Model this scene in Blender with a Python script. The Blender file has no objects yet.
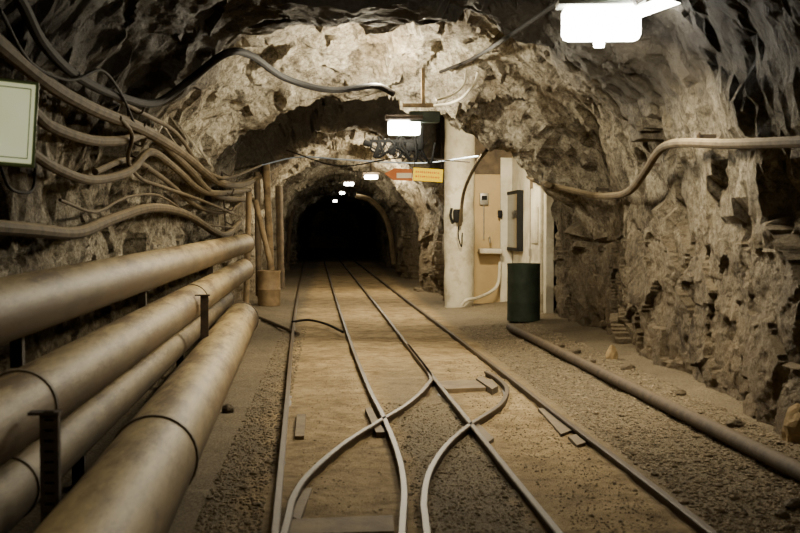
import bpy, bmesh, math, random
from mathutils import Vector, Matrix, Euler, noise
from mathutils.bvhtree import BVHTree
random.seed(7)
scene = bpy.context.scene
COL = scene.collection
F = 1100.0
H = 1.45
# ------------------------------------------------------------ camera
cam_d = bpy.data.cameras.new("camera"); cam = bpy.data.objects.new("camera", cam_d)
COL.objects.link(cam); scene.camera = cam
cam.location = (0, 0, H)
E = Euler((math.radians(90) - math.atan(38.5 / F), 0, -math.atan(70 / F)), 'XYZ')
cam.rotation_euler = E
cam_d.sensor_width = 36; cam_d.lens = F / 800 * 36
cam_d.clip_end = 300
cam_d.dof.use_dof = True; cam_d.dof.focus_distance = 13.0; cam_d.dof.aperture_fstop = 3.5
R = E.to_matrix(); C0 = Vector((0, 0, H))

def ray(px, py):
    return R @ Vector(((px - 400) / F, -(py - 266.5) / F, -1))
def at_y(px, py, Y):
    d = ray(px, py); return C0 + d * (Y / d.y)
def at_x(px, py, X):
    d = ray(px, py); return C0 + d * (X / d.x)
def on_z(px, py, z=0.0):
    d = ray(px, py); return C0 + d * ((z - H) / d.z)

# ------------------------------------------------------------ tunnel profile (surveyed stations)
ST = [  # Y, left x, right x, spring, top, exponent
    (-1.0, -2.4, 3.05, 1.5, 3.7, 2.4),
    (8.0, -2.1, 3.08, 1.5, 3.65, 2.4),
    (10.4, -2.0, 3.14, 1.5, 3.34, 2.3),
    (11.8, -1.95, 3.2, 1.4, 3.70, 2.1),
    (13.0, -1.9, 3.3, 1.4, 3.62, 2.0),
    (14.1, -1.78, 3.4, 1.25, 3.06, 2.0),
    (14.3, -1.75, 3.4, 1.25, 3.06, 2.0),
    (14.9, -1.68, 3.4, 1.3, 3.85, 2.2),
    (16.6, -1.68, 3.38, 1.3, 3.9, 2.2),
    (17.3, -1.75, 3.65, 1.5, 3.9, 3.0),
    (20.9, -1.80, 3.65, 1.5, 3.9, 3.5),
    (21.5, -1.74, 2.15, 1.3, 3.16, 2.1),
    (22.0, -1.66, 2.15, 1.3, 3.16, 2.1),
    (23.2, -1.72, 2.35, 1.4, 3.45, 2.2),
    (25.5, -1.5, 2.05, 1.3, 3.0, 1.9),
    (28.5, -1.65, 2.3, 1.4, 3.3, 2.2),
    (33.0, -1.35, 2.05, 1.3, 2.85, 2.0),
    (38.0, -1.5, 2.2, 1.4, 2.95, 2.2),
    (45.0, -1.4, 2.1, 1.4, 2.8, 2.3),
    (80.0, -1.4, 2.1, 1.4, 2.85, 2.3)]
def prof(Y):
    if Y <= ST[0][0]: return ST[0][1:]
    for a, b in zip(ST, ST[1:]):
        if Y <= b[0]:
            t = (Y - a[0]) / (b[0] - a[0])
            return tuple(a[i] + (b[i] - a[i]) * t for i in range(1, 6))
    return ST[-1][1:]
def inside(p, ins):
    lx, rx, sp, tp, n = prof(p.y)
    lx += ins; rx -= ins; tp -= ins
    if not (lx < p.x < rx): return False
    if p.z <= sp: return True
    c = (lx + rx) / 2; hw = (rx - lx) / 2
    return abs((p.x - c) / hw) ** n + abs((p.z - sp) / (tp - sp)) ** n < 1
BVH = []
def on_shell(px, py, ins=0.08, ymax=40):
    d = ray(px, py); d = d / d.y
    Y = 3.0
    while Y < ymax:
        if not inside(C0 + d * Y, ins): break
        Y += 0.02
    dn = d.normalized()
    for t in BVH:
        h = t.ray_cast(C0, dn)
        if h[0] is not None: Y = min(Y, h[0].y - .35 * ins - .08)
    return C0 + d * Y

# ------------------------------------------------------------ materials
def nodes(name):
    m = bpy.data.materials.new(name); m.use_nodes = True
    nt = m.node_tree; b = nt.nodes["Principled BSDF"]
    return m, nt, b
def tc(nt, scale=(1, 1, 1)):
    mp = nt.nodes.new('ShaderNodeMapping')
    g = nt.nodes.new('ShaderNodeNewGeometry'); nt.links.new(g.outputs['Position'], mp.inputs['Vector'])
    mp.inputs['Scale'].default_value = scale
    return mp.outputs['Vector']
def ntex(nt, vec, scale, detail=6, rough=.6):
    n = nt.nodes.new('ShaderNodeTexNoise'); n.inputs['Scale'].default_value = scale
    n.inputs['Detail'].default_value = detail; n.inputs['Roughness'].default_value = rough
    nt.links.new(vec, n.inputs['Vector']); return n.outputs['Fac']
def ramp(nt, fac, stops):
    r = nt.nodes.new('ShaderNodeValToRGB'); nt.links.new(fac, r.inputs['Fac'])
    while len(r.color_ramp.elements) < len(stops): r.color_ramp.elements.new(0.5)
    for e, (p, c) in zip(r.color_ramp.elements, stops):
        e.position = p; e.color = (c[0], c[1], c[2], 1)
    return r.outputs['Color']
def mix(nt, fac, a, b, mode='MIX'):
    m = nt.nodes.new('ShaderNodeMix'); m.data_type = 'RGBA'; m.blend_type = mode
    if isinstance(fac, float): m.inputs['Factor'].default_value = fac
    else: nt.links.new(fac, m.inputs['Factor'])
    for s, v in ((6, a), (7, b)):
        if isinstance(v, tuple): m.inputs[s].default_value = (v[0], v[1], v[2], 1)
        else: nt.links.new(v, m.inputs[s])
    return m.outputs[2]
def mth(nt, op, a, b):
    q = nt.nodes.new('ShaderNodeMath'); q.operation = op
    for i, v in enumerate((a, b)):
        if isinstance(v, (int, float)): q.inputs[i].default_value = v
        else: nt.links.new(v, q.inputs[i])
    return q.outputs[0]
def mrange(nt, v, a, b, c=0.0, d=1.0):
    r = nt.nodes.new('ShaderNodeMapRange'); nt.links.new(v, r.inputs[0])
    r.inputs[1].default_value = a; r.inputs[2].default_value = b; r.inputs[3].default_value = c; r.inputs[4].default_value = d
    return r.outputs[0]
def bump(nt, b, h, strength, dist, prev=None):
    n = nt.nodes.new('ShaderNodeBump'); n.inputs['Strength'].default_value = strength
    n.inputs['Distance'].default_value = dist; nt.links.new(h, n.inputs['Height'])
    if prev: nt.links.new(prev, n.inputs['Normal'])
    nt.links.new(n.outputs['Normal'], b.inputs['Normal']); return n.outputs['Normal']
def upfac(nt, lo, hi):
    g = nt.nodes.new('ShaderNodeNewGeometry'); s = nt.nodes.new('ShaderNodeSeparateXYZ')
    nt.links.new(g.outputs['Normal'], s.inputs[0])
    return mrange(nt, s.outputs['Z'], lo, hi)
def simple(name, c1, c2, scale=6, rough=.7, bs=.2, bd=.01, metal=0.0, dust=None, dlo=.1, dhi=.9, stain=None, glow=0.0, spec=.5, st=(1, 1, 1)):
    m, nt, b = nodes(name); v = tc(nt, st)
    f = ntex(nt, v, scale)
    col = ramp(nt, f, [(.32, c1), (.68, c2)])
    if dust:
        dn = mth(nt, 'MULTIPLY', upfac(nt, dlo, dhi), mrange(nt, ntex(nt, v, scale * 2.3, 7, .7), .3, .62, .45, 1.0))
        col = mix(nt, dn, col, dust)
    if stain:
        sf = mrange(nt, ntex(nt, v, stain[1], 8, .72), .48, .60, 0, stain[2] if len(stain) > 2 else .8)
        col = mix(nt, sf, col, stain[0])
    nt.links.new(col, b.inputs['Base Color'])
    b.inputs['Roughness'].default_value = rough; b.inputs['Metallic'].default_value = metal
    b.inputs['Specular IOR Level'].default_value = spec
    if bs: bump(nt, b, ntex(nt, v, scale * 5), bs, bd)
    if glow:
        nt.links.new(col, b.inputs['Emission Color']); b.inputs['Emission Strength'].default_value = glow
    return m
def emis(name, col, s):
    m, nt, b = nodes(name)
    b.inputs['Base Color'].default_value = (.8, .8, .78, 1)
    b.inputs['Emission Color'].default_value = (*col, 1); b.inputs['Emission Strength'].default_value = s
    return m

def rock_mat(name, d, mcol, l, tan, dirtz, dirtamt):
    m, nt, b = nodes(name); v = tc(nt)
    f1 = ntex(nt, v, .9, 9, .65); f2 = ntex(nt, v, 14, 10, .78); f3 = ntex(nt, v, 3.4, 9, .75)
    base = ramp(nt, f2, [(.36, d), (.47, mcol), (.62, l)])
    big = ramp(nt, f1, [(.38, (.40, .34, .26)), (.5, (.90, .87, .81)), (.64, (1.5, 1.48, 1.41))])
    c = mix(nt, 1.0, base, big, 'MULTIPLY')
    blot = ramp(nt, f3, [(.38, (.22, .18, .135)), (.47, (1, 1, 1))])
    c = mix(nt, .82, c, blot, 'MULTIPLY')
    wv = nt.nodes.new('ShaderNodeVectorMath'); wv.operation = 'ADD'
    vn = nt.nodes.new('ShaderNodeTexNoise'); vn.inputs['Scale'].default_value = 3; vn.inputs['Detail'].default_value = 7
    nt.links.new(v, vn.inputs['Vector']); nt.links.new(v, wv.inputs[0]); nt.links.new(vn.outputs['Color'], wv.inputs[1])
    def vor(sc, feat):
        vo = nt.nodes.new('ShaderNodeTexVoronoi'); vo.feature = feat; vo.inputs['Scale'].default_value = sc
        nt.links.new(wv.outputs[0], vo.inputs['Vector']); return vo
    ve = vor(1.9, 'DISTANCE_TO_EDGE'); ve2 = vor(5, 'DISTANCE_TO_EDGE')
    crack = ramp(nt, ve.outputs['Distance'], [(.0, (.15, .12, .09)), (.022, (1, 1, 1))])
    c = mix(nt, .8, c, crack, 'MULTIPLY')
    c = mix(nt, .45, c, ramp(nt, ve2.outputs['Distance'], [(.0, (.25, .21, .16)), (.03, (1, 1, 1))]), 'MULTIPLY')
    g = nt.nodes.new('ShaderNodeSeparateXYZ'); nt.links.new(v, g.inputs[0])
    low = mth(nt, 'MULTIPLY', mrange(nt, g.outputs['Z'], dirtz, .2, 0, dirtamt), mrange(nt, f1, .42, .56, .3, 1))
    c = mix(nt, low, c, (tan[0] * .66, tan[1] * .58, tan[2] * .48))
    # shadow painted into the roof of the near section and of the cross chamber
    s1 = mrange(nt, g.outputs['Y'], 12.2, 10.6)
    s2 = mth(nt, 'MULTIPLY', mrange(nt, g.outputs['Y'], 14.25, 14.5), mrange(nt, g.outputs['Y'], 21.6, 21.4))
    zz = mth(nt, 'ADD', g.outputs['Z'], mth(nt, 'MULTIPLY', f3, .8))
    roof_shade = mth(nt, 'MAXIMUM', mth(nt, 'MULTIPLY', mrange(nt, zz, 2.4, 3.15, 0, .93), s1), mth(nt, 'MULTIPLY', mrange(nt, g.outputs['Z'], 2.0, 2.7, 0, .90), s2))
    c = mix(nt, roof_shade, c, (.024, .019, .013))
    c = mix(nt, mth(nt, 'MULTIPLY', upfac(nt, .3, .85), .6), c, tan)
    nt.links.new(c, b.inputs['Base Color'])
    b.inputs['Roughness'].default_value = .75; b.inputs['Specular IOR Level'].default_value = .35
    n0 = bump(nt, b, f3, .7, .07)
    n1 = bump(nt, b, ve2.outputs['Distance'], .35, .06, n0)
    n2 = bump(nt, b, f2, 1.0, .08, n1)
    bump(nt, b, ntex(nt, v, 34, 7, .7), .6, .025, n2)
    return m
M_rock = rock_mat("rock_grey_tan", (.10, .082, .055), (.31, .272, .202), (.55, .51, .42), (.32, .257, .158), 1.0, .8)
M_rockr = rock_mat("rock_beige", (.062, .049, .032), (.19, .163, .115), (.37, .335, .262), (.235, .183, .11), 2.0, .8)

def floor_mat():
    m, nt, b = nodes("mine_floor_dirt"); v = tc(nt)
    f = ntex(nt, v, 1.6, 9, .7); g = ntex(nt, v, 60, 6, .75); k = ntex(nt, v, 6, 10, .78)
    tan = ramp(nt, f, [(.32, (.19, .132, .062)), (.5, (.33, .242, .126)), (.68, (.44, .33, .178))])
    tan = mix(nt, .65, tan, ramp(nt, k, [(.38, (.38, .33, .26)), (.50, (.92, .91, .88)), (.62, (1.2, 1.2, 1.17))]), 'MULTIPLY')
    gr = ramp(nt, g, [(.38, (.04, .031, .019)), (.62, (.31, .25, .16))])
    gr = mix(nt, .35, gr, ramp(nt, f, [(.3, (.07, .052, .031)), (.7, (.25, .197, .12))]))
    s = nt.nodes.new('ShaderNodeSeparateXYZ'); nt.links.new(v, s.inputs[0])
    xx = mth(nt, 'ADD', mth(nt, 'MULTIPLY', f, .5), s.outputs['X'])
    def band(x0, x1, w):
        return mth(nt, 'MULTIPLY', mrange(nt, xx, x0, x0 + w), mrange(nt, xx, x1, x1 - w))
    nearf = mrange(nt, s.outputs['Y'], 13, 8)
    fac = mth(nt, 'MAXIMUM', mth(nt, 'MAXIMUM', band(1.95, 6, .2), band(-3, -.1, .2)), mth(nt, 'MULTIPLY', band(.68, 1.32, .12), nearf))
    c = mix(nt, fac, tan, gr)
    nt.links.new(c, b.inputs['Base Color']); b.inputs['Roughness'].default_value = .9
    b.inputs['Specular IOR Level'].default_value = .2
    n1 = bump(nt, b, g, .7, .015)
    bump(nt, b, k, .8, .05, n1)
    return m
M_floor = floor_mat()
M_gravel = simple("gravel_stone", (.06, .047, .029), (.34, .27, .175), 25, .9, .2, .005, spec=.2)
PS = (1, .22, 1)
M_pipe = simple("dusty_steel_pipe", (.055, .037, .016), (.14, .098, .046), 7, .62, .4, .006, 0, (.46, .35, .17), -.15, .85, ((.12, .071, .026), 5.0, .85), spec=.35, st=PS)
M_pipe2 = simple("dusty_dark_pipe", (.04, .028, .014), (.10, .07, .034), 7, .66, .4, .006, 0, (.30, .23, .118), -.15, .9, ((.07, .044, .018), 5.0, .85), spec=.3, st=PS)
M_band = simple("rusty_clamp", (.03, .021, .012), (.08, .056, .034), 14, .7, .3, .004, .2)
M_coup = simple("dusty_coupling", (.055, .038, .02), (.11, .078, .042), 10, .7, .2, .003, 0, (.26, .195, .11), .3, 1)
M_rust = simple("rusty_floor_pipe", (.03, .02, .011), (.075, .05, .028), 12, .75, .3, .004, .1, (.12, .087, .05), .6, 1, spec=.3)
M_hose = simple("dusty_hose", (.045, .032, .017), (.11, .082, .045), 9, .8, .3, .004, 0, (.29, .225, .128), .25, 1, spec=.25)
M_hosed = simple("black_cable", (.006, .005, .004), (.014, .011, .008), 12, .8, .15, .002, 0, spec=.15)
M_rail = simple("worn_rail_steel", (.028, .017, .009), (.068, .043, .022), 10, .55, .35, .004, .0, (.088, .060, .031), .85, 1, spec=.3)
M_wood = simple("old_timber", (.12, .08, .036), (.27, .19, .095), 5, .8, .5, .008, stain=((.06, .04, .02), 4, .7))
M_woodd = simple("dark_timber", (.05, .035, .02), (.13, .092, .05), 7, .8, .5, .008, 0, (.17, .125, .07), .5, 1)
M_board = simple("dust_covered_board", (.09, .063, .031), (.21, .15, .078), 6, .85, .5, .008)
M_can = simple("rusty_drum", (.13, .085, .04), (.26, .18, .09), 6, .7, .3, .004)
M_white = simple("whitewash", (.44, .395, .285), (.58, .53, .40), 3, .85, .4, .015, stain=((.28, .225, .14), 3.4, .6))
M_beige = simple("beige_panel", (.38, .265, .11), (.48, .345, .155), 2.5, .6, .1, .003)
M_cream = simple("cream_paint", (.50, .455, .34), (.64, .59, .46), 3, .6, .1, .003, stain=((.34, .27, .15), 2.5, .5))
M_green = simple("dusty_dark_green_paint", (.014, .021, .013), (.030, .041, .025), 6, .65, .15, .003, 0, (.08, .075, .05), .5, 1, spec=.3)
M_black = simple("black_plastic", (.004, .004, .0035), (.012, .011, .009), 8, .7, 0, spec=.15)
M_glass = simple("dark_window", (.015, .014, .012), (.03, .028, .024), 3, .15, 0)
M_yellow = simple("yellow_enamel_glow", (.88, .56, .0), (.92, .60, .0), 3, .8, 0, glow=.75, spec=.05)  # face glows by itself to look brightly lit
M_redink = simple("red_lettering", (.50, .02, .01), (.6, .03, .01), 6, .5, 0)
M_orange = simple("red_orange_paint_glow", (.42, .13, .04), (.52, .18, .06), 5, .7, 0, glow=.1, spec=.05)  # faint glow in the colour so the pointer looks lit
M_signw = simple("pale_sign_paint_glow", (.55, .45, .28), (.65, .55, .36), 5, .7, 0, glow=.25, spec=.05)  # stripe glows to look lit, no lamp in it
M_sign = simple("cream_sign_enamel_glow", (.76, .80, .42), (.86, .88, .56), 2, .4, 0, glow=.55)  # glow stands in for lamp light on the board
M_signg = simple("pale_green_frame", (.14, .22, .07), (.24, .32, .13), 4, .5, 0)
M_grey = simple("galvanised_steel", (.22, .20, .16), (.36, .33, .27), 9, .45, .1, .002, .5)
M_housing = simple("lamp_housing", (.30, .32, .28), (.42, .44, .38), 9, .5, 0)
M_ochre = simple("ochre_rock", (.20, .135, .055), (.36, .255, .12), 9, .85, .4, .01)
M_lamp = emis("lamp_glow", (1, .97, .88), 45)
M_lampf = emis("lamp_glow_small", (1, .96, .84), 30)
M_blue = simple("pale_blue_wire", (.25, .32, .45), (.4, .48, .6), 5, .5, 0)

# ------------------------------------------------------------ mesh helpers
WL = {}
def finish(ob, parent=None, label=None, cat=None, group=None, kind=None):
    COL.objects.link(ob)
    if parent is not None:
        ob.parent = parent
        ob.location = ob.location - WL[parent.name]
    if label: ob["label"] = label
    if cat: ob["category"] = cat
    if group: ob["group"] = group
    if kind: ob["kind"] = kind
    return ob
def empty(name, loc, label, cat, group=None):
    e = bpy.data.objects.new(name, None); e.empty_display_size = .1
    e.location = loc; WL[e.name] = Vector(loc)
    return finish(e, None, label, cat, group)
def catmull(pts, n=8):
    pts = [Vector(p) for p in pts]
    if len(pts) < 3: return pts
    out = []
    P = [pts[0] * 2 - pts[1]] + pts + [pts[-1] * 2 - pts[-2]]
    for i in range(1, len(P) - 2):
        a, b, c, d = P[i - 1], P[i], P[i + 1], P[i + 2]
        for k in range(n):
            t = k / n
            out.append(.5 * ((2 * b) + (c - a) * t + (2 * a - 5 * b + 4 * c - d) * t * t + (3 * b - a - 3 * c + d) * t ** 3))
    out.append(pts[-1]); return out
class MB:
    def __init__(s): s.bm = bmesh.new()
    def box(s, c, size, rot=None, bevel=0.0):
        r = bmesh.ops.create_cube(s.bm, size=1)
        M = Matrix.Translation(Vector(c)) @ (rot.to_matrix().to_4x4() if rot else Matrix()) @ Matrix.Diagonal((*size, 1))
        vs = r['verts']; bmesh.ops.transform(s.bm, matrix=M, verts=vs)
        if bevel:
            es = list({e for v in vs for e in v.link_edges})
            bmesh.ops.bevel(s.bm, geom=es, offset=bevel, segments=2, affect='EDGES', profile=.5)
        return s
    def ring_sweep(s, pts, rings, cap=True):
        prev = None; first = None
        for ring in rings:
            vs = [s.bm.verts.new(p) for p in ring]
            if prev:
                n = len(vs)
                for i in range(n):
                    s.bm.faces.new((prev[i], prev[(i + 1) % n], vs[(i + 1) % n], vs[i]))
            else: first = vs
            prev = vs
        if cap:
            try:
                s.bm.faces.new(list(reversed(first))); s.bm.faces.new(prev)
            except Exception: pass
    def tube(s, pts, r, seg=10, cap=True):
        pts = [Vector(p) for p in pts]; rings = []
        up = None
        for i, p in enumerate(pts):
            t = (pts[min(i + 1, len(pts) - 1)] - pts[max(i - 1, 0)]).normalized()
            if up is None:
                up = Vector((0, 0, 1)) if abs(t.z) < .9 else Vector((1, 0, 0))
            a = t.cross(up).normalized(); up = a.cross(t).normalized()
            rr = r[i] if isinstance(r, (list, tuple)) else r
            rings.append([p + (a * math.cos(k * 2 * math.pi / seg) + up * math.sin(k * 2 * math.pi / seg)) * rr for k in range(seg)])
        s.ring_sweep(pts, rings, cap); return s
    def lathe(s, c, prf, seg=28):
        c = Vector(c); rings = []
        for r, z in prf:
            rings.append([c + Vector((r * math.cos(k * 2 * math.pi / seg), r * math.sin(k * 2 * math.pi / seg), z)) for k in range(seg)])
        s.ring_sweep(None, rings, True); return s
    def sweep(s, pts, profile):
        pts = [Vector(p) for p in pts]; rings = []
        for i, p in enumerate(pts):
            t = (pts[min(i + 1, len(pts) - 1)] - pts[max(i - 1, 0)]); t.z = 0; t.normalize()
            a = Vector((t.y, -t.x, 0))
            rings.append([p + a * u + Vector((0, 0, w)) for u, w in profile])
        s.ring_sweep(pts, rings, True); return s
    def rock(s, c, size, seed):
        r = bmesh.ops.create_icosphere(s.bm, subdivisions=3, radius=1)
        for v in r['verts']:
            n = noise.voronoi(v.co * 1.1 + Vector((seed * 3.1, 0, seed)))[0][0]
            k = .75 + .45 * n
            v.co = Vector((v.co.x * size[0] * k, v.co.y * size[1] * k, v.co.z * size[2] * k)) + Vector(c)
        return s
    def obj(s, name, mat, parent=None, label=None, cat=None, group=None, kind=None, smooth=True):
        bmesh.ops.recalc_face_normals(s.bm, faces=s.bm.faces)
        me = bpy.data.meshes.new(name)
        xs = [v.co for v in s.bm.verts]
        mn = Vector((min(v.x for v in xs), min(v.y for v in xs), min(v.z for v in xs)))
        mxx = Vector((max(v.x for v in xs), max(v.y for v in xs), max(v.z for v in xs)))
        o = Vector(((mn.x + mxx.x) / 2, (mn.y + mxx.y) / 2, mn.z))
        for v in s.bm.verts: v.co -= o
        s.bm.to_mesh(me); s.bm.free()
        me.materials.append(mat)
        if smooth:
            for p in me.polygons: p.use_smooth = True
            try: me.set_sharp_from_angle(angle=math.radians(35))
            except Exception: pass
        ob = bpy.data.objects.new(name, me); ob.location = o; WL[ob.name] = o.copy()
        return finish(ob, parent, label, cat, group, kind)

# ------------------------------------------------------------ tunnel shell
def h3(c, k):
    x = math.sin(c.x * 12.9898 + c.y * 78.233 + c.z * 37.719 + k * 4.17) * 43758.5453
    return x - math.floor(x)
def facet(p, s, seed):
    q = p / s + Vector((seed, seed * 1.7, -seed))
    c = noise.voronoi(q)[1][0]
    d = Vector((h3(c, 1) - .5, h3(c, 2) - .5, h3(c, 3) - .5))
    return (h3(c, 4) - .5 + (q - c).dot(d) * 1.5) * s
def sst(a, b, x):
    t = min(1, max(0, (x - a) / (b - a))); return t * t * (3 - 2 * t)
def disp(p):
    w = p + noise.noise_vector(p * 1.5) * .06 + noise.noise_vector(p * 6) * .03
    fa = facet(w, .42, 9)
    low = .55 + .45 * sst(1.0, 2.6, p.z)
    nr = 1 - .4 * sst(12, 10, p.y) * sst(2.2, 2.7, p.z)
    rs = 1 - .25 * sst(2.0, 2.8, p.x)
    d = .10 + facet(w, 1.4, 3) * .15 + (fa * .24 * (.6 + .4 * low) + facet(w, .19, 21) * .18 * low * rs + facet(w, .09, 5) * .14 * low) * nr
    d += noise.fractal(p * 2.4, .7, 2.1, 7) * .05
    dy = fa * .10 * nr + noise.noise(w * 2.3) * .03
    if p.y > 20.5 and p.z > .4: d += noise.noise(Vector((p.x * 1.1, p.y * .9, p.z * 1.1))) * .15
    lo = -.05 if p.y < 12.6 else -.15
    if 8.8 < p.y < 12.6 and p.z > 2.2:
        kk = sst(8.8, 9.6, p.y) * sst(12.6, 12.0, p.y) * sst(2.2, 2.8, p.z)
        q = noise.noise(Vector((p.x * .9, 7, p.z))); d += q * .4 * kk; dy += noise.noise(Vector((p.x * 1.2, 11, 2))) * .8 * kk; lo -= .15 * kk
    if 12.5 < p.y < 17.3 and p.z > 1.3:
        k = min(1, (p.y - 12.5) / .8)
        d += noise.noise(p * 1.6) * .06 * k; dy += k * (noise.noise(Vector((p.x * 1.3, 4, p.z * 1.3))) * .22 + facet(w, .35, 13) * .22)
        b = sst(13.3, 14.0, p.y) * sst(15.2, 14.5, p.y) * sst(.9, 2.1, p.x) * sst(3.6, 3.1, p.x)
        d -= .40 * b; lo -= .5 * b
    return min(max(d, lo), .36), dy
YS = []
y = -1.0
while y < 79:
    YS.append(y)
    y += .3 if y < 5 else (.03 if y < 11 else (.035 if y < 15.5 else (.06 if y < 18 else (.07 if y < 27 else (.2 if y < 45 else 1.0)))))
def shell(name, u0, u1, n, mat):
    verts = []; faces = []
    for Y in YS:
        lx, rx, sp, tp, ex = prof(Y); c = (lx + rx) / 2; hw = (rx - lx) / 2
        for i in range(n + 1):
            u = u0 + (u1 - u0) * i / n
            if u < 1: p = Vector((lx, Y, -.15 + (sp + .15) * u)); nn = Vector((-1, 0, 0))
            elif u <= 2:
                th = math.pi * (2 - u)
                cx = math.cos(th); sx = math.sin(th)
                p = Vector((c + hw * math.copysign(abs(cx) ** (2 / ex), cx), Y, sp + (tp - sp) * abs(sx) ** (2 / ex)))
                nn = Vector((cx, 0, sx))
            else: p = Vector((rx, Y, sp - (sp + .15) * (u - 2))); nn = Vector((1, 0, 0))
            d, dy = disp(p)
            verts.append(p + nn * d + Vector((0, dy, 0)))
    m = n + 1
    for j in range(len(YS) - 1):
        for i in range(n):
            a = j * m + i
            faces.append((a, a + 1, a + m + 1, a + m))
    me = bpy.data.meshes.new(name); me.from_pydata(verts, [], faces); me.materials.append(mat)
    for p in me.polygons: p.use_smooth = True
    me.set_sharp_from_angle(angle=math.radians(28))
    BVH.append(BVHTree.FromPolygons(verts, faces))
    ob = bpy.data.objects.new(name, me)
    finish(ob, None, "rough blasted rock of the mine tunnel", "tunnel rock", None, "structure")
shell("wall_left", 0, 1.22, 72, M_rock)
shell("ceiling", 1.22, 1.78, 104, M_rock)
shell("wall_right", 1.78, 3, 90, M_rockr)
MB().box((.3, 79.2, 1.6), (5, .3, 4.2)).obj("wall_far", M_rock, None, "rock face closing the unlit tunnel", "tunnel rock", None, "structure")
MB().box((.3, -1.2, 1.9), (7.5, .3, 4.8)).obj("wall_near", M_rock, None, "rock face behind the viewpoint", "tunnel rock", None, "structure")

# floor
def fz(x, y):
    z = noise.noise(Vector((x * 1.3, y * 1.3, 0))) * .022 + noise.noise(Vector((x * 5, y * 5, 3))) * .014
    if x > 2.0: z += min((x - 2.0) * .07, .12)
    if x < -1.5: z += min((-1.5 - x) * .1, .1)
    return z - .002
verts = []; faces = []
XS = [-3 + i * .055 for i in range(139)]
FY = []; y = -1.5
while y < 79:
    FY.append(y); y += .06 if y < 20 else .4
for yy in FY:
    for xx in XS: verts.append((xx, yy, fz(xx, yy)))
m = len(XS)
for j in range(len(FY) - 1):
    for i in range(m - 1):
        a = j * m + i; faces.append((a, a + 1, a + m + 1, a + m))
me = bpy.data.meshes.new("floor"); me.from_pydata(verts, [], faces); me.materials.append(M_floor)
for p in me.polygons: p.use_smooth = True
finish(bpy.data.objects.new("floor", me), None, "packed tan dirt floor with gravel verges", "floor", None, "structure")

# gravel as one heap of uncountable stones
bmi = bmesh.new(); bmesh.ops.create_icosphere(bmi, subdivisions=1, radius=1)
IV = [v.co.copy() for v in bmi.verts]; IF = [tuple(v.index for v in f.verts) for f in bmi.faces]; bmi.free()
verts = []; faces = []
def stones(n, x0, x1, y0, y1, s0, s1):
    for _ in range(n):
        yy = y0 + (y1 - y0) * random.random() ** 1.5; xx = random.uniform(x0, x1)
        s = random.uniform(s0, s1) * (1 + (random.random() < .02) * 1.2)
        a = random.uniform(0, 6.28); ca, sa = math.cos(a), math.sin(a)
        k = (random.uniform(.6, 1.2), random.uniform(.6, 1.2), random.uniform(.4, .8)); b0 = len(verts)
        zz = fz(xx, yy)
        for v in IV:
            q = random.uniform(.8, 1.15)
            vx, vy, vz = v.x * k[0] * s * q, v.y * k[1] * s * q, v.z * k[2] * s * q
            verts.append((xx + vx * ca - vy * sa, yy + vx * sa + vy * ca, zz + vz + s * .1))
        for f in IF: faces.append(tuple(i + b0 for i in f))
stones(17000, 1.86, 3.0, 4.5, 16, .005, .016)
stones(2500, 1.15, 1.68, 4.5, 12, .003, .009)
stones(3000, .42, 1.0, 4.5, 9, .004, .011)
stones(800, -.2, .3, 4.5, 12, .003, .007)
stones(4500, -.66, -.34, 4.5, 16, .004, .014)
me = bpy.data.meshes.new("gravel"); me.from_pydata(verts, [], faces); me.materials.append(M_gravel)
finish(bpy.data.objects.new("gravel", me), None, "loose grey-brown gravel beside the rails", "gravel", None, "stuff")

# ------------------------------------------------------------ rails
RP = [(-.04, 0), (.04, 0), (.04, .008), (.008, .016), (.008, .055), (.019, .062), (.020, .078), (.015, .083),
      (-.015, .083), (-.020, .078), (-.019, .062), (-.008, .055), (-.008, .016), (-.04, .008)]
def rail(pix, label, name="rail", ext=True, endext=False):
    pts = [on_z(x, y, .055) for x, y in pix]
    for p in pts: p.z = -.027
    if ext:
        d = (pts[-1] - pts[-2]).normalized(); pts.append(pts[-1] + d * 2.5)
    if endext:
        d = (pts[0] - pts[1]).normalized(); pts.insert(0, pts[0] + d * 25)
    c = catmull(pts, 10)
    MB().sweep(c, RP).obj(name, M_rail, None, label, "rail", "narrow-gauge track rails")
    return c
L1 = rail([(303, 268), (297, 300), (292, 340), (287, 400), (281, 465), (275, 533)], "outer running rail of the track beside the pipes, worn steel", endext=True)
L2 = rail([(326, 266), (336, 298), (350, 340), (368, 385), (383, 415), (397, 450), (404, 485), (402, 533)], "inner running rail bending at the crossover, worn steel", endext=True)
L3 = rail([(345, 266), (373, 300), (402, 337), (432, 375), (470, 422), (515, 478), (560, 533)], "straight inner rail of the second track, worn steel", endext=True)
L4 = rail([(362, 266), (402, 296), (448, 330), (500, 369), (560, 415), (640, 475), (715, 533)], "straight outer rail of the second track beside gravel", endext=True)
rail([(408, 344), (429, 372), (427, 385), (408, 403), (380, 420), (345, 442), (312, 470), (294, 495), (284, 533)], "curved crossover rail sweeping between the two tracks", "crossover_rail")
rail([(486, 371), (497, 377), (507, 388), (500, 404), (470, 424), (447, 444), (430, 470), (424, 500), (427, 533)], "curved crossover rail with flared end near a plank", "crossover_rail")

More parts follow.
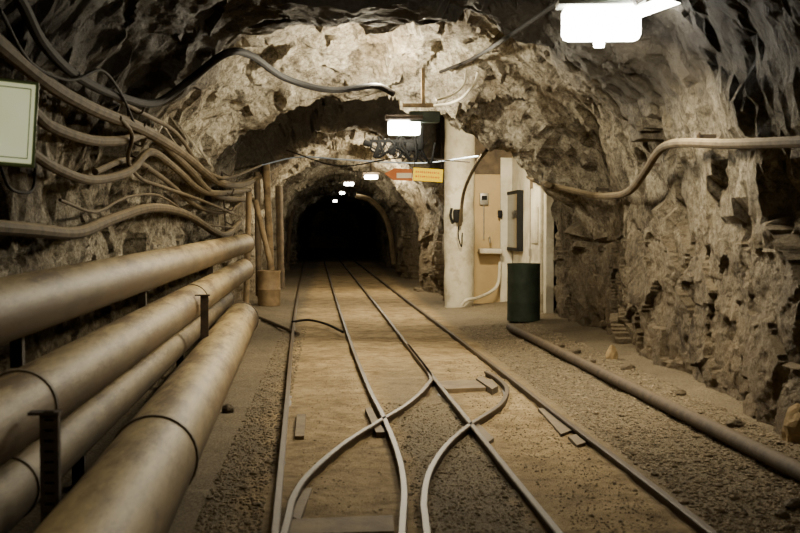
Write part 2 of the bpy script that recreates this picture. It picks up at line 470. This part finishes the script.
def slab(name, pix, h, mat, label, cat, z=0.0, group=None):
    b = MB(); vs = [on_z(x, y, z + h) for x, y in pix]
    t = [b.bm.verts.new((v.x, v.y, z + h)) for v in vs]; lo = [b.bm.verts.new((v.x, v.y, z - .04)) for v in vs]
    b.bm.faces.new(t); b.bm.faces.new(list(reversed(lo)))
    n = len(t)
    for i in range(n): b.bm.faces.new((t[i], t[(i + 1) % n], lo[(i + 1) % n], lo[i]))
    return b.obj(name, mat, None, label, cat, group, smooth=False)
slab("plank", [(437, 381), (492, 379), (498, 387), (446, 389)], .02, M_board, "tan plank lying between the rails", "plank")
slab("plank", [(290, 519), (393, 515), (394, 531), (288, 534)], .02, M_board, "dusty board set between the rails of the crossover", "plank")
slab("plank", [(303, 488), (312, 488), (300, 520), (291, 516)], .018, M_woodd, "thin wooden filler strip beside the curved rail", "plank")
slab("sleeper", [(297, 414), (306, 414), (304, 436), (295, 436)], .025, M_board, "short wooden block beside the rail", "wooden block")
slab("sleeper", [(538, 408), (548, 408), (572, 430), (561, 434)], .02, M_woodd, "weathered timber chock beside the straight rail", "wooden block")
slab("sleeper", [(476, 378), (482, 376), (498, 386), (492, 389)], .04, M_woodd, "small timber chock at the rail end", "wooden block")
slab("sleeper", [(568, 436), (576, 434), (586, 442), (577, 445)], .02, M_woodd, "broken timber chip beside the straight rail", "wooden block")
slab("sleeper", [(470, 424), (475, 420), (494, 438), (488, 442)], .025, M_woodd, "dark chock wedged against the crossing rails", "wooden block")
slab("sleeper", [(365, 408), (371, 407), (385, 432), (376, 432)], .03, M_woodd, "dark chock wedged against the crossing rails", "wooden block")
MB().tube([on_z(258, 317, .03), on_z(298, 334, .03)], .025, 8).obj("switch_rod", M_rail, None, "dusty rod running from the pipes to the rail", "rod")
MB().tube(catmull([on_z(292, 322, .06), on_z(308, 320, .08), on_z(326, 324, .08), on_z(343, 332, .07)]), .018, 8).obj("floor_hose", M_hosed, None, "thin hose laid across the rails", "hose")

# ------------------------------------------------------------ big pipes
def bigpipe(a, b_, r, label, mat, clamps, y0=2.6):
    a = Vector(a); b_ = Vector(b_); d = (b_ - a) / (b_.y - a.y)
    s = a + d * (y0 - a.y)
    n = 120; pts = [s + (b_ - s) * (i / n) for i in range(n + 1)]
    rr = [r * (1 + .012 * noise.noise(Vector((i * .35, r * 50, 0)))) for i in range(n + 1)]
    ob = MB().tube(pts, rr, 32).obj("pipe", mat, None, label, "pipe", "dusty mine pipes along the wall")
    dn = d.normalized()
    for cy in clamps:
        c = a + d * (cy - a.y)
        MB().tube([c - dn * .022, c - dn * .018, c + dn * .018, c + dn * .022], [r * 1.01, r * 1.05, r * 1.05, r * 1.01], 32).obj("coupling", M_coup, ob, "dark ring coupling")
    return a, d
P1 = bigpipe((-1.55, 5.1, 1.06), (-1.37, 17.9, 1.2), .155, "upper tan dusty steel pipe on posts", M_pipe, [17.85])
P2 = bigpipe((-1.43, 4.7, .62), (-1.36, 17.5, .80), .165, "second tan dusty steel pipe below the upper one", M_pipe, [5.15, 11.2, 17.4])
P3 = bigpipe((-1.43, 4.5, .29), (-1.52, 16.0, .43), .14, "slim dusty pipe running behind the floor pipe", M_pipe2, [4.95, 15.9])
P4 = bigpipe((-.90, 4.5, .222), (-1.20, 15.0, .222), .225, "wide tan pipe lying along the floor", M_pipe, [5.9, 14.9])
def post(X, Y, top, bot_z, w=.055, perf=False, label="rusty steel support post under the pipes"):
    b = MB()
    if perf:
        n = 16; hh = (top - bot_z) / n
        b.box((X - w * .4, Y, (top + bot_z) / 2), (w * .25, .012, top - bot_z)); b.box((X + w * .4, Y, (top + bot_z) / 2), (w * .25, .012, top - bot_z))
        for i in range(n + 1): b.box((X, Y, bot_z + hh * i), (w * .6, .011, hh * .75))
        b.box((X - w * .5, Y + .02, (top + bot_z) / 2), (.006, .04, top - bot_z))
        b.box((X + w * .5, Y + .02, (top + bot_z) / 2), (.006, .04, top - bot_z))
        b.box((X, Y + .045, (top + bot_z) / 2), (w, .006, top - bot_z))
        b.box((X - .02, Y + .02, top + .005), (w * 1.8, .07, .012))
    else:
        b.box((X, Y, (top + bot_z) / 2), (w, .012, top - bot_z)); b.box((X - w / 2, Y + .025, (top + bot_z) / 2), (.01, .05, top - bot_z))
        b.box((X - .02, Y, top), (w * 2, .06, .012))
    b.obj("support_post", M_band, None, label, "post", "pipe support posts", smooth=False)
post(-1.16, 4.6, .68, -.02, .07, True, "perforated steel support post beside the pipes")
post(-1.175, 10.4, .82, -.02, .07)
for yy in (5.6, 9.0, 13.5):
    x1 = P1[0] + P1[1] * (yy - P1[0].y); x2 = P2[0] + P2[1] * (yy - P2[0].y)
    MB().box((x1.x - .02, yy, (x1.z - .14 + x2.z + .12) / 2), (.06, .05, (x1.z - .14) - (x2.z + .12))).obj("pipe_spacer", M_band, None, "short rusty strut between two pipes", "strut", "struts between the pipes", smooth=False)
for yy in (6.3, 10.8):
    x3 = P3[0] + P3[1] * (yy - P3[0].y)
    MB().box((x3.x + .02, yy, (x3.z - .10) / 2), (.07, .05, x3.z - .10)).obj("pipe_stand", M_band, None, "low stand carrying the slim pipe", "stand", "low pipe stands", smooth=False)

# ------------------------------------------------------------ hoses and cables on the rock
def smoothY(pts):
    for _ in range(5):
        ys = [p.y for p in pts]
        for i in range(1, len(pts) - 1):
            ny = min(ys[i], (ys[i - 1] + 2 * ys[i] + ys[i + 1]) / 4)
            pts[i] = C0 + (pts[i] - C0) * ((ny) / pts[i].y)
    return pts
def hose(pix, r, label, mat=M_hose, ins=.08, name="hose", n=8, group=None):
    q = catmull([Vector((a[0], a[1], 0)) for a in pix], 3)
    pts = smoothY([on_shell(v.x, v.y, ins) for v in q])
    return MB().tube(catmull(pts, 4), r, 10).obj(name, mat, None, label, "hose", group)
G = "hoses strung along the tunnel wall"
lampc = at_y(404, 128, 12.9)
pl = [on_shell(x, y_, .12) for x, y_ in [(-25, -40), (15, -8), (42, 42), (75, 75), (115, 95), (155, 103)]]
yl = min(pl[-1].y + .6, 10.2)
pl += [at_y(190, 80, min(yl, on_shell(190, 80).y)), at_y(225, 54, min(9.9, on_shell(225, 54).y)), at_y(250, 55, min(10.4, on_shell(250, 55).y)), at_y(285, 78, min(11.6, on_shell(285, 78).y)), at_y(330, 90, 12.3), at_y(375, 86, 12.8), at_y(394, 94, 12.9)]
MB().tube(catmull(pl, 8), .036, 10).obj("hose", M_hosed, None, "thick black cable running from wall over roof to lamp", "hose", G)
hose([(-30, 18), (0, 45), (50, 85), (95, 110), (140, 128), (180, 152), (215, 180), (240, 185), (262, 176)], .050, "thick dusty hose sagging down the rock wall", M_hose, .13, group=G)
hose([(30, 108), (50, 126), (90, 140), (125, 140), (150, 135), (185, 165), (215, 195), (258, 200)], .042, "dusty hose looping behind the hooks", M_hose, .11, group=G)
hose([(30, 152), (55, 168), (90, 180), (128, 172), (150, 152), (175, 168), (205, 192), (250, 190)], .038, "dusty hose with a sag between hooks", M_hose, .16, group=G)
hose([(-30, 225), (30, 230), (75, 233), (110, 220), (150, 208), (185, 214), (222, 235), (240, 222)], .048, "lowest thick hose curving above the pipes", M_hose, .14, group=G)
hose([(95, 172), (130, 160), (165, 180), (195, 205), (225, 212), (252, 195)], .028, "thin dusty hose below the bundle", M_hose, .10, group=G)
hose([(110, 95), (140, 112), (175, 132), (200, 165), (225, 178), (262, 165)], .020, "thin cable above the hose bundle", M_hose, .12, group=G)
hose([(0, 165), (10, 188), (30, 192), (35, 175), (33, 150)], .010, "thin loose wire loop hanging beside the sign", M_hosed, .2, group=G)
hose([(120, 118), (132, 135), (128, 160), (140, 178), (160, 186), (200, 200), (236, 215)], .018, "thin hose hanging across the bundle", M_hose, .17, group=G)
hose([(0, 10), (30, 62), (70, 80), (100, 70), (120, 92), (135, 125)], .011, "thin loose wire looping down the rock", M_hosed, .16, group=G)
hose([(60, 200), (95, 212), (125, 198), (160, 196), (200, 222), (238, 228)], .012, "fine dusty wire sagging above the pipes", M_hose, .15, group=G)
hose([(522, 174), (545, 184), (570, 190), (600, 196), (628, 192), (645, 172), (660, 150), (680, 143), (730, 144), (800, 142), (870, 140)], .038, "tan hose bending down along the rock wall", M_hose, .07)
for q in ((598, 192), (700, 140), (646, 168)):
    p = on_shell(q[0], q[1], .06)
    MB().box(p + Vector((.05, 0, .03)), (.16, .02, .03)).box(p + Vector((-.01, 0, -.0)), (.02, .03, .12)).obj("hose_bracket", M_band, None, "small steel bracket holding the wall hose", "bracket", "hose brackets", smooth=False)
for q in ((128, 108), (222, 172)):
    t = on_shell(q[0], q[1], .04); bq = on_shell(q[0] + 4, q[1] + 62, .04)
    b = MB(); b.tube([t, bq], .012, 6)
    for k in range(5):
        p = t + (bq - t) * (k / 4); b.tube(catmull([p, p + Vector((.10, 0, -.05)), p + Vector((.15, 0, .02))], 4), .010, 6)
    b.obj("hose_rack", M_band, None, "steel hook rack carrying the hoses on the rock", "hook rack", "hook racks on the wall")
def freecable(pl, r, label, mat=M_hosed, name="cable"):
    return MB().tube(catmull([at_y(*p) for p in pl], 8), r, 8).obj(name, mat, None, label, "cable")
freecable([(262, 165, 18.0), (300, 157, 18.0), (350, 160, 18), (420, 163, 18), (478, 156, 17.6)], .011, "pale blue wire strung across the tunnel", M_blue)
freecable([(286, 150, 17.7), (340, 166, 17.9), (400, 158, 17.9), (470, 162, 17.6)], .011, "dark wire strung across the tunnel")
freecable([(487, 150, 16.8), (476, 165, 17.6), (464, 192, 19.0), (460, 225, 19.6)], .03, "dark hose dropping to the white pillar", M_hose, "hose")
freecable([(432, 106, 13.1), (448, 104, 13.1), (462, 98, 13.0), (474, 84, 12.9), (478, 72, 12.8)], .018, "pale hose looped at the tunnel roof", M_cream, "hose")
freecable([(436, 100, 12.8), (452, 95, 12.9), (464, 84, 12.9), (466, 70, 12.9)], .014, "pale hose from the lamp to the roof", M_cream, "hose")
hose([(440, 72), (470, 60), (500, 42), (540, 15), (575, -10)], .02, "dark cable running along the roof", M_hosed, .08)

# ------------------------------------------------------------ lamps and added lights
WARM = (1, .86, .60)
def plight(loc, power, r, col=WARM):
    l = bpy.data.lights.new("tunnel_light", 'POINT'); l.energy = power; l.shadow_soft_size = r; l.color = col
    o = bpy.data.objects.new("tunnel_light", l); o.location = loc; COL.objects.link(o); return o
def alight(loc, power, sx, sy, rot=(0, 0, 0), col=WARM):
    l = bpy.data.lights.new("tunnel_light", 'AREA'); l.shape = 'RECTANGLE'; l.size = sx; l.size_y = sy; l.energy = power; l.color = col
    o = bpy.data.objects.new("tunnel_light", l); o.location = loc; o.rotation_euler = rot; COL.objects.link(o); return o
def hangers(c, dxs, z0, z1, parent, r=.01):
    for dx in dxs:
        MB().tube([c + Vector((dx, 0, z0)), c + Vector((dx, 0, z1))], r, 6).obj("hanger", M_band, parent)
c = at_y(601, 24, 8.4)
lamp = empty("fluorescent_lamp", c, "overexposed white fluorescent lamp hanging under the roof", "lamp", "tunnel lamps")
MB().box(c, (.60, .16, .26), Euler((0, .0, -.1)), .05).obj("diffuser", M_lamp, lamp)
MB().box(c + Vector((0, .03, .16)), (.66, .24, .05), Euler((0, 0, -.1)), .01).obj("housing", M_housing, lamp)
MB().lathe(c + Vector((-.02, -.02, -.18)), [(.0, 0), (.04, .0), (.045, .03), (.02, .06), (0, .06)], 12).obj("knob", M_lamp, lamp)
hangers(c, (-.25, .25), .18, .5, lamp)
t0 = at_y(622, 18, 8.3); t1 = at_y(705, -12, 8.0)
MB().tube([t0, t1], .045, 14).obj("tube", M_lamp, lamp, "bright tube")
alight(c + Vector((0, .05, -.2)), 150, .6, .25, (math.radians(26), math.radians(2), 0))
c = lampc
lamp = empty("roof_lamp", c, "bright box lamp with dark gear on a hanging bracket", "lamp", "tunnel lamps")
MB().box(c, (.38, .12, .17), None, .03).obj("diffuser", M_lampf, lamp)
MB().box(c + Vector((0, .02, .12)), (.44, .2, .05), None, .01).obj("housing", M_band, lamp)
MB().box(c + Vector((.24, .02, .13)), (.36, .16, .13), None, .015).obj("ballast_box", M_green, lamp, "dark green ballast box")
MB().box(c + Vector((.16, -.04, .26)), (.36, .08, .04)).obj("mounting_rail", M_wood, lamp)
MB().box(c + Vector((.22, -.04, .48)), (.04, .05, .42)).obj("hanger", M_wood, lamp)
b = MB()
rr = random.Random(3)
for i in range(15):
    x = -.55 + rr.random() * .85
    b.tube(catmull([c + Vector((x, .3, -.06 - .04 * rr.random())), c + Vector((x + rr.uniform(-.1, .1), .28, -.18 - .1 * rr.random())), c + Vector((x + rr.uniform(-.1, .2), .3, -.26 - .14 * rr.random())), c + Vector((x + rr.uniform(-.1, .25), .3, -.12 - .05 * rr.random()))], 6), rr.choice((.007, .010, .016)), 6)
b.box(c + Vector((-.12, .3, -.13)), (.55, .04, .035)).box(c + Vector((.10, .3, -.2)), (.12, .06, .11), None, .02).box(c + Vector((.22, .3, -.08)), (.07, .08, .32), None, .02).box(c + Vector((-.30, .3, -.24)), (.05, .05, .2), Euler((0, .35, 0)), .01).box(c + Vector((-.12, .3, -.24)), (.09, .05, .12), Euler((0, .1, 0)), .02).box(c + Vector((-.42, .3, -.16)), (.10, .06, .07), Euler((0, .3, 0)), .02)
b.obj("cable_bundle", M_black, lamp, "dark brackets and loose cables")
plight(Vector((c.x - .30, c.y - .05, 3.18)), 360, .06, (1, .9, .68))  # unseen light added near the roof to brighten the rock
alight(c + Vector((0, -.12, -.02)), 165, .4, .17, (math.radians(-52), 0, 0))
def small_lamp(px, py, Y, power, w=.35, topz=3.0):
    c = at_y(px, py, Y)
    lp = empty("roof_lamp", c, "small bright tunnel lamp hung from the roof", "lamp", "tunnel lamps")
    MB().box(c, (w, .12, .09), None, .03).obj("diffuser", M_lampf, lp)
    MB().box(c + Vector((0, 0, .075)), (w + .06, .16, .05)).obj("housing", M_band, lp)
    MB().tube([c + Vector((0, 0, .09)), c + Vector((0, 0, topz - c.z + .1))], .012, 6).obj("hanger", M_band, lp)
    if power: plight(c + Vector((0, -.1, -.14)), power, .08)
small_lamp(371, 177, 24.5, 360, .30)
small_lamp(349, 184, 31, 34, .28)
small_lamp(342, 193, 38, 4, .18, 2.85)
small_lamp(335, 201, 45, 0, .16, 2.85)
alight((2.3, 17.2, 2.85), 165, .4, .15, (math.radians(55), math.radians(6), 0))
alight((.7, 18.4, 2.7), 95, .4, .2, (math.radians(10), 0, 0))
alight((.0, 2.6, 3.3), 21, .9, .3, (math.radians(10), math.radians(-14), 0))  # unseen fill light above the frame, no fixture

# ------------------------------------------------------------ signs
c = at_y(3, 122, 5.4)
sg = empty("wall_sign", c, "pale yellow-green enamel notice board with green edge", "sign")
rt = Euler((math.radians(-6), math.radians(4), math.radians(18)))
MB().box(c, (.31, .02, .42), rt, .004).obj("frame", M_signg, sg)
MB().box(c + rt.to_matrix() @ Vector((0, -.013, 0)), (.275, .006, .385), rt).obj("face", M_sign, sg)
b = MB(); rm = rt.to_matrix()
for (dx, dz, sx, sz) in ((.118, 0, .005, .34), (-.118, 0, .005, .34), (0, .17, .238, .005), (0, -.17, .238, .005)):
    b.box(c + rm @ Vector((dx, -.018, dz)), (sx, .003, sz), rt)
b.obj("border_line", M_signg, sg, "faint green border line")
MB().tube([c + Vector((0, .02, .1)), c + Vector((-.3, .3, .2)), c + Vector((-.75, .55, .25))], .012, 6).obj("bracket", M_band, sg)
c = at_y(428, 175, 16.2)
sg = empty("hanging_sign", c, "yellow sign with red lettering and an orange-white pointer", "sign")
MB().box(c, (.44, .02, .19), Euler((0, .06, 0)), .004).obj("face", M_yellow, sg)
for row in range(2):
    b = MB(); x = -.175
    while x < .17:
        w = random.uniform(.010, .020)
        b.box(c + Vector((x, -.014, .036 - row * .066 - x * .06)), (w, .004, .024)); x += w + .014
    b.obj("lettering", M_redink, sg)
pa = c + Vector((-.235, 0, 0))
b = MB(); vv = [b.bm.verts.new(pa + Vector(v)) for v in ((0, -.01, .085), (-.26, -.01, .10), (-.41, -.01, .02), (-.28, -.01, -.075), (0, -.01, -.09))]
f = b.bm.faces.new(vv); g = bmesh.ops.extrude_face_region(b.bm, geom=[f]); bmesh.ops.translate(b.bm, vec=(0, .02, 0), verts=[v for v in g['geom'] if isinstance(v, bmesh.types.BMVert)])
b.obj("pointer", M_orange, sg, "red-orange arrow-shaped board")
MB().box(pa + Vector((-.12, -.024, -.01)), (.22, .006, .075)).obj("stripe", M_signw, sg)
hangers(c, (-.2, .2), .1, 1.5, sg, .008)

# ------------------------------------------------------------ alcove with painted walls
MB().box((2.95, 20.40, 1.7), (1.3, .12, 3.9)).obj("wall_alcove_back", M_beige, None, "beige painted panel wall of the alcove", "wall", None, "structure")
MB().box((3.45, 18.75, 1.7), (.12, 3.3, 3.9)).obj("wall_alcove_side", M_cream, None, "cream painted side wall of the alcove", "wall", None, "structure")
MB().box((2.9, 20.33, 3.05), (.95, .04, 1.2)).obj("wall_alcove_upper", M_woodd, None, "dark upper part of the alcove back wall", "wall", None, "structure")  # dark sheet over the upper back wall
MB().box((3.27, 20.30, 1.25), (.22, .06, 3.0)).obj("trim_2", M_cream, None, "pale painted pilaster in the alcove corner", "wall", None, "structure")
c = at_y(484, 199, 20.3)
fb = MB().box(c, (.16, .08, .22), None, .01).obj("fuse_box", M_grey, None, "small grey fuse box on the beige panel", "fuse box")
MB().box(c + Vector((0, -.045, .02)), (.10, .01, .08)).obj("cover", M_black, fb)
MB().tube([c + Vector((0, .01, -.11)), c + Vector((0, .01, -.75))], .012, 8).obj("conduit", M_grey, None, "thin grey conduit below the fuse box", "conduit")
c = at_y(500, 214, 20.22)
MB().box(c, (.08, .06, .14), None, .01).obj("switch_box", M_black, None, "small black switch box on the pale pilaster", "switch")
def ax(px, py, X=3.36): return at_x(px, py, X)
a = ax(507, 196); b2 = ax(521, 248)
w = empty("window_1", (3.38, (a.y + b2.y) / 2, b2.z), "dark window in a dark frame", "window"); w["kind"] = "structure"
ww = abs(a.y - b2.y); hh = a.z - b2.z; cy = (a.y + b2.y) / 2; cz = (a.z + b2.z) / 2
b = MB()
for s_ in (-1, 1):
    b.box((3.34, cy + s_ * (ww / 2 + .03), cz), (.12, .06, hh + .12)); b.box((3.34, cy, cz + s_ * (hh / 2 + .03)), (.12, ww, .06))
b.obj("frame", M_black, w)
MB().box((3.33, cy, cz), (.08, ww, hh)).obj("pane", M_glass, w)
b = MB(); b.box((3.36, 17.75, 1.05), (.05, .85, 2.1), None, .008)
for zz in (.6, 1.5): b.box((3.325, 17.75, zz), (.02, .6, .6), None, .006)
d = b.obj("door_1", M_white, None, "cream painted door in the alcove wall", "door", None, "structure")
MB().box((3.31, 18.08, 1.05), (.04, .03, .12)).obj("handle", M_grey, d)
MB().box((3.375, 18.27, 1.2), (.06, .05, 2.4)).obj("trim_1", M_woodd, None, "dark post between door and window", "trim", None, "structure")
pc = Vector((2.36, 20.0, -.02))
b = MB()
rings = []
for i in range(40):
    z = i * 3.9 / 39; r = .275
    rings.append([pc + Vector((r * math.cos(k * math.pi / 16), r * math.sin(k * math.pi / 16), z)) * 1 + Vector((noise.noise(Vector((math.cos(k * math.pi / 16), math.sin(k * math.pi / 16), z * 2)) * 1.5) * .02, 0, 0)) for k in range(32)])
b.ring_sweep(None, rings)
b.obj("pillar", M_white, None, "round whitewashed concrete pillar beside the alcove", "pillar")
c = at_y(458, 216, 19.65)
dv = empty("wall_phone", c, "small black telephone box fixed to the pillar", "telephone")
MB().box(c, (.17, .10, .24), None, .02).obj("body", M_black, dv)
MB().tube(catmull([c + Vector((-.12, -.04, .14)), c + Vector((-.14, -.05, 0)), c + Vector((-.10, -.04, -.14))]), .025, 8).obj("handset", M_black, dv)
MB().tube(catmull([c + Vector((.02, 0, -.1)), c + Vector((.0, -.05, -.35)), c + Vector((.06, -.03, -.55)), c + Vector((.08, 0, -.3))]), .012, 6).obj("cord", M_black, dv)
MB().tube(catmull([at_y(462, 305, 19.6), at_y(467, 300, 19.6), at_y(480, 297, 19.9), at_y(497, 286, 20.1), at_y(500, 262, 20.22)], 6), .03, 8).obj("water_pipe", M_white, None, "pale bent water pipe below the basin", "pipe")
c = at_y(490, 251, 20.15)
bs = empty("basin", c, "small white wall basin with a tap", "basin")
MB().box(c, (.42, .30, .10), None, .03).obj("bowl", M_cream, bs)
MB().tube(catmull([c + Vector((0, .12, .22)), c + Vector((0, .05, .25)), c + Vector((0, 0, .15))], 5), .015, 8).obj("tap", M_grey, bs)
bc = on_z(523.5, 325); bc.z = fz(bc.x, bc.y)
k = .245
pr = [(k * .96, 0), (k, .01), (k, .05), (k * .995, .06), (k * .995, .27), (k * 1.004, .285), (k * .995, .30), (k * .995, .56), (k * 1.004, .575), (k * .995, .59), (k * .995, .82), (k * 1.01, .84), (k * 1.01, .86), (k * .97, .86), (k * .96, .845), (0.02, .845)]
br = MB().lathe(bc, pr, 36).obj("barrel", M_green, None, "dark green steel drum standing at the wall", "barrel")
MB().lathe(bc + Vector((.1, -.1, .84)), [(.03, 0), (.03, .02), (.0, .02)], 12).obj("bung", M_black, br)
dc = on_z(269, 305); dc.z = 0
k = .215
b = MB().lathe(dc, [(k * .95, -.01), (k, .02), (k, .28), (k * 1.05, .3), (k, .32), (k, .6), (k * 1.04, .62), (k * 1.04, .65), (k * .9, .65), (k * .88, .6), (.02, .6)], 28)
b.obj("drum", M_can, None, "small rusty brown drum against the timber props", "drum")
def prop(x0, y0, x1, y1, Y, r, label, mat=M_wood):
    a = at_y(x0, y0, Y); b_ = at_y(x1, y1, Y)
    n = 8; pts = [a + (b_ - a) * (i / n) for i in range(n + 1)]
    MB().tube(pts, [r * (1 + .08 * math.sin(i * 1.9)) for i in range(n + 1)], 12).obj("timber_prop", mat, None, label, "timber prop", "upright props")
prop(249, 192, 246, 306, 19.0, .05, "thin upright timber prop beside the pipe ends")
prop(257, 172, 259, 296, 21.2, .06, "upright timber prop next to the small drum", M_woodd)
prop(266, 164, 272, 294, 21.3, .07, "upright timber prop against the rock corner", M_wood)
prop(255, 200, 270, 262, 20.0, .05, "leaning timber prop against the rock corner")
prop(279, 186, 281, 288, 24.3, .08, "dark upright timber prop in the tunnel", M_woodd)
MB().tube(catmull([at_y(288, 262, 38), at_y(290, 225, 38), at_y(294, 205, 38)], 6), .07, 10).obj("timber_prop", M_woodd, None, "rough prop at the edge of the unlit tunnel", "timber prop", "upright props")
MB().tube(catmull([at_y(356, 196, 31), at_y(370, 200, 31), at_y(383, 213, 31), at_y(390, 232, 31), at_y(394, 264, 31)], 8), .075, 12).obj("arched_pipe", M_hose, None, "pale curved pipe following the tunnel wall", "pipe")
a = on_z(510, 327, .10); b_ = on_z(800, 472, .10); d = (b_ - a).normalized()
MB().tube([a + (b_ + d * 2.5 - a) * (i / 20) for i in range(21)], .052, 14).obj("floor_pipe", M_rust, None, "rusty brown pipe lying along the gravel verge", "pipe")

def rk(px, py, s, seed, mat, label):
    p = on_z(px, py, .08); p.z = fz(p.x, p.y)
    MB().rock(p + Vector((0, 0, s[2] * .45)), s, seed).obj("rock", mat, None, label, "rock", "loose rocks at the wall foot", smooth=False)
rk(612, 358, (.06, .06, .10), 1, M_ochre, "small ochre lump of rock on the gravel")
rk(797, 440, (.10, .10, .16), 2, M_ochre, "ochre boulder against the rock wall")
for i, (x, y, s) in enumerate([(575, 350, .06), (590, 360, .05), (628, 368, .06), (680, 392, .05), (735, 422, .05), (560, 345, .06), (782, 503, .04), (797, 497, .05)]):
    rk(x, y, (s * random.uniform(.9, 1.5), s, s * .7), i + 5, M_rockr, "grey-brown broken rock at the foot of the wall")
rk(228, 402, (.05, .05, .05), 40, M_rockr, "small rubble piece beside the floor pipe")

w = bpy.data.worlds.new("world"); scene.world = w; w.use_nodes = True
w.node_tree.nodes["Background"].inputs[0].default_value = (.02, .017, .012, 1)
w.node_tree.nodes["Background"].inputs[1].default_value = .2
